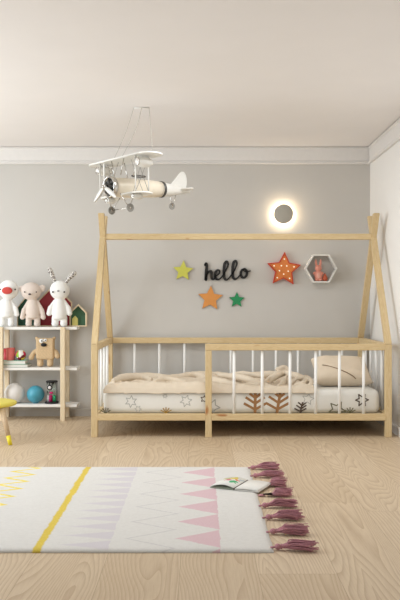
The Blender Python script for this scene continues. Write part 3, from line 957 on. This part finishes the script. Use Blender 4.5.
link('spine', bm, 'print_dark', bk)

# ------------------------------------------------------------------ wall decorations
def star_pts(R, inner, rot=0, n=5):
    return [((R if k % 2 == 0 else R*inner)*math.sin(rot+PI*k/n), (R if k % 2 == 0 else R*inner)*math.cos(rot+PI*k/n)) for k in range(2*n)]
def wall_star(px, py, r, rot, m, label):
    Y = .9995-.014; p = P(px, py, Y); k = (Y-CAMY)/F
    bm = bmesh.new(); prism(bm, star_pts(r*k, .47, rot), 0, .014, 0, 1)
    o = link('wall_star', bm, [m, 'edge_brown'], loc=p)
    tag(o, label, 'wall star', 'plain wooden stars on the wall')
wall_star(183, 271, 10.6, .06, 'star_yellow', 'pale yellow wooden star on the wall left of the hello lettering')
wall_star(210.3, 298.5, 13, .05, 'star_orange', 'plain orange wooden star on the wall below the hello lettering')
wall_star(236.8, 300, 8.2, .02, 'star_green', 'small green wooden star on the wall, right of plain orange star')
# hello lettering
Y = .9995-.016; K = (Y-CAMY)/F
strokes = [
 ([(60, 66), (68, 58), (72, 78), (69, 112), (66, 163)], [14, 20, 21, 21, 20]),
 ([(66, 152), (76, 124), (90, 108), (103, 112), (103, 135), (105, 156), (117, 162), (128, 148)], [10, 12, 14, 17, 18, 17, 12, 9]),
 ([(126, 140), (142, 134), (157, 120), (156, 104), (143, 101), (131, 114), (127, 138), (136, 159), (154, 162), (172, 146)], [8, 9, 10, 11, 13, 17, 19, 16, 11, 8]),
 ([(172, 146), (194, 112), (213, 72), (213, 50), (202, 44), (191, 60), (187, 100), (188, 145), (198, 164), (214, 160), (230, 140)], [8, 9, 11, 13, 16, 19, 20, 20, 16, 11, 8]),
 ([(230, 140), (254, 106), (271, 66), (271, 45), (260, 40), (249, 56), (245, 98), (246, 140), (256, 160), (273, 156), (296, 132)], [8, 9, 11, 13, 16, 19, 20, 20, 16, 11, 8]),
 ([(322, 92), (306, 102), (299, 124), (307, 147), (324, 150), (338, 132), (338, 106), (324, 92), (318, 102), (334, 112), (362, 106)], [12, 16, 18, 17, 15, 17, 16, 12, 8, 8, 7]),
]
bm = bmesh.new()
cx, cy = 226, 271
def lp(v): return ((196+v.x/6.667-cx)*K, (cy-(255+v.y/6.667))*K)
def lay(v, z0, z1): pass
for pts, ws in strokes:
    c = catmull([(a, b, 0) for a, b in pts], 7); wv = catmull([(q, 0, 0) for q in ws], 7)
    cc = [Vector(lp(v)) for v in c]; rr = [max(.0018, q.x/6.667*K*.5) for q in wv]
    L, R_ = [], []
    for i, p in enumerate(cc):
        t = (cc[min(i+1, len(cc)-1)]-cc[max(i-1, 0)]).normalized(); nrm = Vector((-t.y, t.x))*rr[i]
        L.append(p+nrm); R_.append(p-nrm)
    rows = [[bm.verts.new((q.x, y, q.y)) for q, y in ((L[i], 0), (R_[i], 0), (R_[i], .015), (L[i], .015))] for i in range(len(cc))]
    for a, b in zip(rows[:-1], rows[1:]):
        for j in range(4): bm.faces.new((a[j], a[(j+1) % 4], b[(j+1) % 4], b[j]))
    bm.faces.new(rows[0]); bm.faces.new(rows[-1])
    for p, r_ in ((cc[0], rr[0]), (cc[-1], rr[-1])):
        lathe(bm, [(.0001, 0), (r_, 0), (r_, .015), (.0001, .015)], seg=16, axis='Y', c=(p.x, 0, p.y), smooth=False)
o = link('hello_lettering', bm, 'black', loc=P(cx, cy, Y))
tag(o, 'black script hello lettering mounted on the grey wall', 'wall lettering')
# star lamp
Y = .9995-.035; K = (Y-CAMY)/F
sl = empty('star_lamp', P(284, 269.5, Y), 'orange marquee star lamp with red rim and small bulbs on wall', 'lamp')
so = star_pts(17.6*K, .5, .05); si = star_pts(15.6*K, .5, .05)
bm = bmesh.new(); prism(bm, si, .008, .034); link('face', bm, 'lamp_orange', sl)
bm = bmesh.new()
vs = [[bm.verts.new((x_, y_, z_)) for x_, z_ in pp] for pp, y_ in ((so, 0), (so, .035), (si, 0), (si, .035))]
for i in range(10):
    j = (i+1) % 10
    for a, b in ((0, 1), (2, 3), (0, 2), (1, 3)): bm.faces.new((vs[a][i], vs[a][j], vs[b][j], vs[b][i]))
link('rim', bm, 'lamp_red', sl)
for k_ in range(10):
    R = (10.5 if k_ % 2 == 0 else 4.6)*K
    a = .05+PI*k_/5
    link('bulb', ebm((R*math.sin(a), .008, R*math.cos(a)), (.0060, .005, .0060), seg=14, rings=8), 'bulb', sl, smooth=True)
# hexagon box shelf
Yh = .9995-.09; K = (Yh-CAMY)/F
hx = empty('hexagon_shelf', P(321.3, 268.5, Yh), 'white hexagon box shelf on wall right of the orange star lamp', 'shelf')
def hexo(R): return [(R*math.cos(PI/3*k), R*math.sin(PI/3*k)) for k in range(6)]
Ro, Ri = 16.3*K, 16.3*K-.0135
bm = bmesh.new(); ho, hi = hexo(Ro), hexo(Ri)
vs = [[bm.verts.new((x_, y_, z_)) for x_, z_ in pp] for pp, y_ in ((ho, 0), (ho, .09), (hi, 0), (hi, .09))]
for i in range(6):
    j = (i+1) % 6
    for a, b in ((0, 1), (2, 3), (0, 2), (1, 3)): bm.faces.new((vs[a][i], vs[a][j], vs[b][j], vs[b][i]))
link('hexagon_frame', bm, 'hex_white', hx)
hzi = hx.location.z - Ri*math.sin(PI/3) + .0005
# pink rabbit figurine
rb = empty('rabbit_figurine', (hx.location.x-.019, Yh+.035, hzi), 'small pink rabbit figurine standing inside the hexagon shelf', 'figurine')
bm = bmesh.new(); s_ = .0090
ell(bm, (0, 0, 5.0*s_), (3.7*s_, 2.8*s_, 5.0*s_)); ell(bm, (0, -.002, 11.5*s_), (3.1*s_, 2.8*s_, 2.8*s_))
for s in (-1, 1):
    tube(bm, [(s*1.5*s_, 0, 13*s_), (s*2.0*s_, 0, 16*s_), (s*2.2*s_, 0, 19.4*s_)], [.9*s_, 1.15*s_, .6*s_], seg=10)
    tube(bm, [(s*2.7*s_, 0, 8*s_), (s*4.6*s_, -.004, 6.4*s_)], [1.1*s_, .9*s_], seg=8)
    ell(bm, (s*1.9*s_, -.008, 1.3*s_), (1.6*s_, 2.1*s_, 1.2*s_))
fuse('body', bm, 'pink_clay', rb, voxel=.002, smooth=3)
link('belly', ebm((0, -.0125, 5*s_), (2.3*s_, 1.5*s_, 3.4*s_)), 'belly', rb, smooth=True)
bm = lbm([(.0001, 0), (.016, .002), (.022, .016), (.019, .032), (.010, .052), (.0001, .066)], seg=20)
o = link('drop_figurine', bm, 'rust_clay', loc=(hx.location.x+.035, Yh+.035, hzi), smooth=True)
tag(o, 'rust orange drop-shaped figurine beside the pink rabbit in the hexagon shelf', 'figurine')
# wall lamp
Yl = .9995-.045
wl = empty('wall_lamp', P(283, 214.5, .9995), 'round grey disc wall lamp glowing behind, above the bed', 'lamp')
rd = 9.7*(Yl-CAMY)/F
link('disc', lbm([(.0001, -.045), (rd-.002, -.045), (rd, -.043), (rd, -.038), (rd-.003, -.036), (.0001, -.036)], seg=64, axis='Y'), 'lamp_disc', wl)
link('light_ring', lbm([(.054, -.0355), (.060, -.0355), (.060, -.010), (.054, -.010)], seg=48, axis='Y'), 'led', wl)
link('mount', lbm([(.0001, -.0355), (.052, -.0355), (.052, 0), (.0001, 0)], seg=40, axis='Y'), 'lamp_disc', wl)

# ------------------------------------------------------------------ hanging toy biplane
TH = math.radians(220)
ap = empty('toy_biplane', (-.484, -.33, 1.69), 'white metal toy biplane hanging on cords from the ceiling', 'toy plane', rot=(0, 0, TH))
NOSE = -.030
fus0 = set(bpy.data.objects)
link('fuselage', lbm([(.0001, .125), (.05, .122), (.061, .10), (.063, .02), (.058, -.10), (.056, -.20), (.050, -.265)], seg=32, axis='X'), 'plane_cream', ap, smooth=True)
link('tail_cone', lbm([(.050, -.271), (.046, -.30), (.036, -.38), (.022, -.47), (.010, -.52), (.0001, -.525)], seg=28, axis='X'), 'plane_white', ap, smooth=True)
link('tail_band', lbm([(.050, -.262), (.0545, -.262), (.0545, -.278), (.048, -.278)], seg=32, axis='X'), 'dark_metal', ap, smooth=True)
bm = bmesh.new()
lathe(bm, [(.050, .126), (.066, .124), (.069, .132), (.069, .150), (.064, .158), (.058, .155), (.056, .128)], seg=40, axis='X')
link('cowling', bm, 'chrome', ap, smooth=True)
bm = bmesh.new()
lathe(bm, [(.0001, .165), (.014, .163), (.022, .150), (.024, .127), (.0001, .127)], seg=20, axis='X')
for k in range(7):
    a = 2*PI*k/7
    c, s = math.cos(a), math.sin(a)
    tube(bm, [(.143, c*.018, s*.018), (.143, c*.052, s*.052)], .0105, seg=10)
eng = link('engine', bm, 'dark_metal', ap)
pr = link('propeller_hub', lbm([(.0001, .203), (.008, .200), (.013, .190), (.013, .165), (.0001, .165)], seg=20, axis='X'), 'chrome', ap, smooth=True)
for a in (92, 212, 326):
    ca, sa = math.cos(math.radians(a)), math.sin(math.radians(a))
    # seen from the front-left; angle measured in local y-z plane (screen right = -y)
    d = Vector((0, -ca, sa)); side = Vector((0, sa, ca))
    bm = bmesh.new(); N = 12; rows = []
    for k in range(N+1):
        t = k/N; r = .008+.142*t; wv = .0155*math.sin(PI*(.12+.83*t))**.7; tw = .5-.35*t
        c = Vector((.186, 0, 0))+d*r
        e = side*math.cos(tw)*wv+Vector((math.sin(tw)*wv, 0, 0)); nrm = Vector((.0016, 0, 0))
        rows.append([bm.verts.new(c+e), bm.verts.new(c+nrm*1.5), bm.verts.new(c-e), bm.verts.new(c-nrm*1.5)])
    for p, q_ in zip(rows[:-1], rows[1:]):
        for j in range(4): bm.faces.new((p[j], p[(j+1) % 4], q_[(j+1) % 4], q_[j]))
    bm.faces.new(rows[0]); bm.faces.new(rows[-1])
    link('propeller_blade', bm, 'plane_white', ap, smooth=True)
for o_ in set(bpy.data.objects)-fus0:
    o_.location.x += NOSE*(1 if o_.name.split('.')[0] not in ('tail_cone', 'tail_band') else .8)
    o_.location.z -= .027; o_.rotation_euler.y = .05
def wing(name, span, x0, x1, z, inner=.0):
    """rounded wing: rim tube, ribs and skin"""
    xc, ch = (x0+x1)/2, (x1-x0)/2
    N = 14; out = []
    rr = ch
    for s in (1, -1):
        for k in range(N+1):
            a = -PI/2+PI*k/N
            out.append((xc - s*ch*math.sin(a) if False else xc+s*ch*math.sin(-a), s*(span-rr*.9+rr*.9*math.cos(a))))
    bm = bmesh.new()
    a = [bm.verts.new((x_, y_, z+.0055)) for x_, y_ in out]; b = [bm.verts.new((x_, y_, z-.004)) for x_, y_ in out]
    bm.faces.new(a); bm.faces.new(b)
    for i in range(len(out)):
        j = (i+1) % len(out); bm.faces.new((a[i], a[j], b[j], b[i]))
    wobj = link(name, bm, 'plane_white', ap)
    bm = bmesh.new(); tube(bm, [(x_, y_, z) for x_, y_ in out]+[(out[0][0], out[0][1], z)], .0062, seg=8)
    link('wing_rim', bm, 'plane_white', wobj, smooth=True)
    bm = bmesh.new(); k = -span+.09
    while k < span-.08:
        tube(bm, [(x0, k, z+.001), (xc, k, z+.007), (x1, k, z+.001)], .004, seg=6); k += .085
    link('wing_ribs', bm, 'plane_white', wobj, smooth=True)
wing('upper_wing', .345, -.075, .080, .148)
wing('lower_wing', .228, -.080, .055, -.080)
# struts and bracing wires
for s in (-1, 1):
    for x_ in (-.045, .055):
        link('strut', tbm([(x_, s*.20, -.074), (x_+.005, s*.20, .146)], .0042, seg=8), 'plane_white', ap, smooth=True)
        link('cabane_strut', tbm([(x_, s*.035, .045), (x_, s*.07, .146)], .0035, seg=8), 'chrome', ap, smooth=True)
    bm = bmesh.new()
    tube(bm, [(.055, s*.20, -.074), (-.045, s*.20, .146)], .0018, seg=5); tube(bm, [(-.045, s*.20, -.074), (.055, s*.20, .146)], .0018, seg=5)
    tube(bm, [(.0, s*.20, -.074), (.0, s*.07, .146)], .0015, seg=5); tube(bm, [(.0, s*.09, -.074), (.0, s*.20, .146)], .0015, seg=5)
    link('bracing_wire', bm, 'rubber', ap)
    # hanging drums on the wings
    for zz, yy, r_ in ((.104, .225, .052), (-.100, .15, .034)):
        bm = bmesh.new(); ell(bm, (.01, s*yy, zz), (r_*1.15, r_*.9, r_*.62))
        link('wing_pod', bm, 'plane_white', ap, smooth=True)
        link('pod_ring', lbm([(r_*.38, .01+r_*.98), (r_*.46, .01+r_*.98), (r_*.46, .01+r_*1.08), (r_*.38, .01+r_*1.08)], seg=24, axis='X', c=(0, s*yy, zz)), 'chrome', ap, smooth=True)
    # wheels
    def wheel(c, r, par):
        bm = bmesh.new(); tn = 28
        lathe(bm, [(r*.84, -.003), (r*.94, -.0045), (r, 0), (r*.94, .0045), (r*.84, .003)], seg=tn, axis='Y', c=c)
        wo = link('wheel', bm, 'rubber', par, smooth=True)
        bm = lbm([(.0001, -.006), (r*.28, -.006), (r*.28, .006), (.0001, .006)], seg=16, axis='Y', c=c)
        for k in range(8):
            a = PI*k/4; tube(bm, [c, (c[0]+math.cos(a)*r*.76, c[1], c[2]+math.sin(a)*r*.76)], .0012, seg=5)
        link('wheel_hub', bm, 'chrome', wo, smooth=True)
    wheel((.03, s*.105, -.168), .027, ap)
    bm = bmesh.new()
    tube(bm, [(.085, s*.075, -.078), (.03, s*.095, -.168)], .003, seg=6); tube(bm, [(-.02, s*.075, -.078), (.03, s*.095, -.168)], .003, seg=6)
    tube(bm, [(.03, s*.095, -.168), (.03, s*.115, -.168)], .004, seg=8)
    link('gear_strut', bm, 'chrome', ap, smooth=True)
link('axle', tbm([(.03, -.105, -.168), (.03, .105, -.168)], .0025, seg=6), 'chrome', ap, smooth=True)
wheel((-.385, 0, -.118), .024, ap)
bm = bmesh.new(); tube(bm, [(-.36, 0, -.035), (-.385, .009, -.118)], .003, seg=6); tube(bm, [(-.42, 0, -.03), (-.385, .009, -.118)], .003, seg=6)
link('gear_strut', bm, 'chrome', ap, smooth=True)
# cockpit rim
bm = bmesh.new(); tube(bm, [(-.11+.05*math.cos(2*PI*k/20), .032*math.sin(2*PI*k/20), .056) for k in range(21)], .0045, seg=6)
link('cockpit_rim', bm, 'dark_metal', ap, smooth=True)
# tail fin and stabiliser
fo = catmull([(-.37, .020, 0), (-.41, .060, 0), (-.455, .110, 0), (-.485, .118, 0), (-.505, .085, 0), (-.505, .035, 0), (-.49, -.005, 0)], 5)
bm = bmesh.new(); prism(bm, [(q_.x, q_.y) for q_ in fo], -.003, .003); fin = link('tail_fin', bm, 'plane_white', ap)
bm = bmesh.new(); tube(bm, [(q_.x, 0, q_.y) for q_ in fo], .005, seg=8); link('fin_rim', bm, 'plane_white', fin, smooth=True)
bm = bmesh.new()
hp = []
for k in range(25):
    a = 2*PI*k/24; hp.append((-.475+.042*math.cos(a), .11*math.sin(a)))
a_ = [bm.verts.new((x_, y_, .004)) for x_, y_ in hp[:-1]]; b_ = [bm.verts.new((x_, y_, -.003)) for x_, y_ in hp[:-1]]
bm.faces.new(a_); bm.faces.new(b_)
for i in range(24): j = (i+1) % 24; bm.faces.new((a_[i], a_[j], b_[j], b_[i]))
link('stabiliser', bm, 'plane_white', ap)
# cords up to the ceiling
Rm = Matrix.Rotation(-TH, 3, 'Z')
def loc_of(wp): return Rm @ (Vector(wp)-Vector(ap.location))
tops = [P(134, 107, -.33), P(142, 108, -.33), P(149, 108, -.33)]
for tp in tops: tp.z = CZ-.001
ends = [Vector((.0, -.14, .155)), Vector((.04, .02, .155)), Vector((-.04, .25, .155))]
for i, (tp, e) in enumerate(zip(tops, ends)):
    a = loc_of(tp); m2 = a.lerp(e, .5)+Vector((0, (.022, .035, .0)[i], 0))
    link('cord', tbm(catmull([a, m2, e], 6), .0016, seg=6), 'cord', ap, smooth=True)
a, b = loc_of(tops[0]), loc_of(tops[2])
link('ceiling_bar', tbm([a+Vector((0, 0, -.004)), b+Vector((0, 0, -.004))], .004, seg=8), 'plane_white', ap, smooth=True)

# ------------------------------------------------------------------ light
def area(name, loc, target, sx, sy, power, col):
    l = bpy.data.lights.new(name, 'AREA'); l.shape = 'RECTANGLE'; l.size = sx; l.size_y = sy; l.energy = power; l.color = col
    o = bpy.data.objects.new(name, l); C.objects.link(o); o.location = loc
    o.rotation_euler = (Vector(target)-Vector(loc)).to_track_quat('-Z', 'Y').to_euler()
    return o
area('window_daylight', (LX+.02, (WA+WB)/2, 1.2), (0, (WA+WB)/2, 1.2), WB-WA-.05, 1.65, 79, (.84, .93, 1))
area('overhead_fill', (.25, -.95, CZ-.02), (.25, -.95, 0), .7, .7, 14, (.93, .97, 1))  # added fill to brighten rug and floor, not a real fixture
w_ = bpy.data.worlds.new('world'); bpy.context.scene.world = w_; w_.use_nodes = True
w_.node_tree.nodes['Background'].inputs[0].default_value = (.84, .93, 1, 1)
w_.node_tree.nodes['Background'].inputs[1].default_value = .6

cam = bpy.data.cameras.new('camera'); co = bpy.data.objects.new('camera', cam); C.objects.link(co)
co.location = (0, CAMY, EYE); co.rotation_euler = (PI/2, 0, 0)
cam.sensor_fit = 'HORIZONTAL'; cam.sensor_width = 36; cam.lens = F/400*36; cam.clip_start = .05
sc = bpy.context.scene; sc.camera = co
sc.view_settings.view_transform = 'Standard'; sc.view_settings.look = 'None'
sc.view_settings.exposure = .12; sc.view_settings.gamma = 1
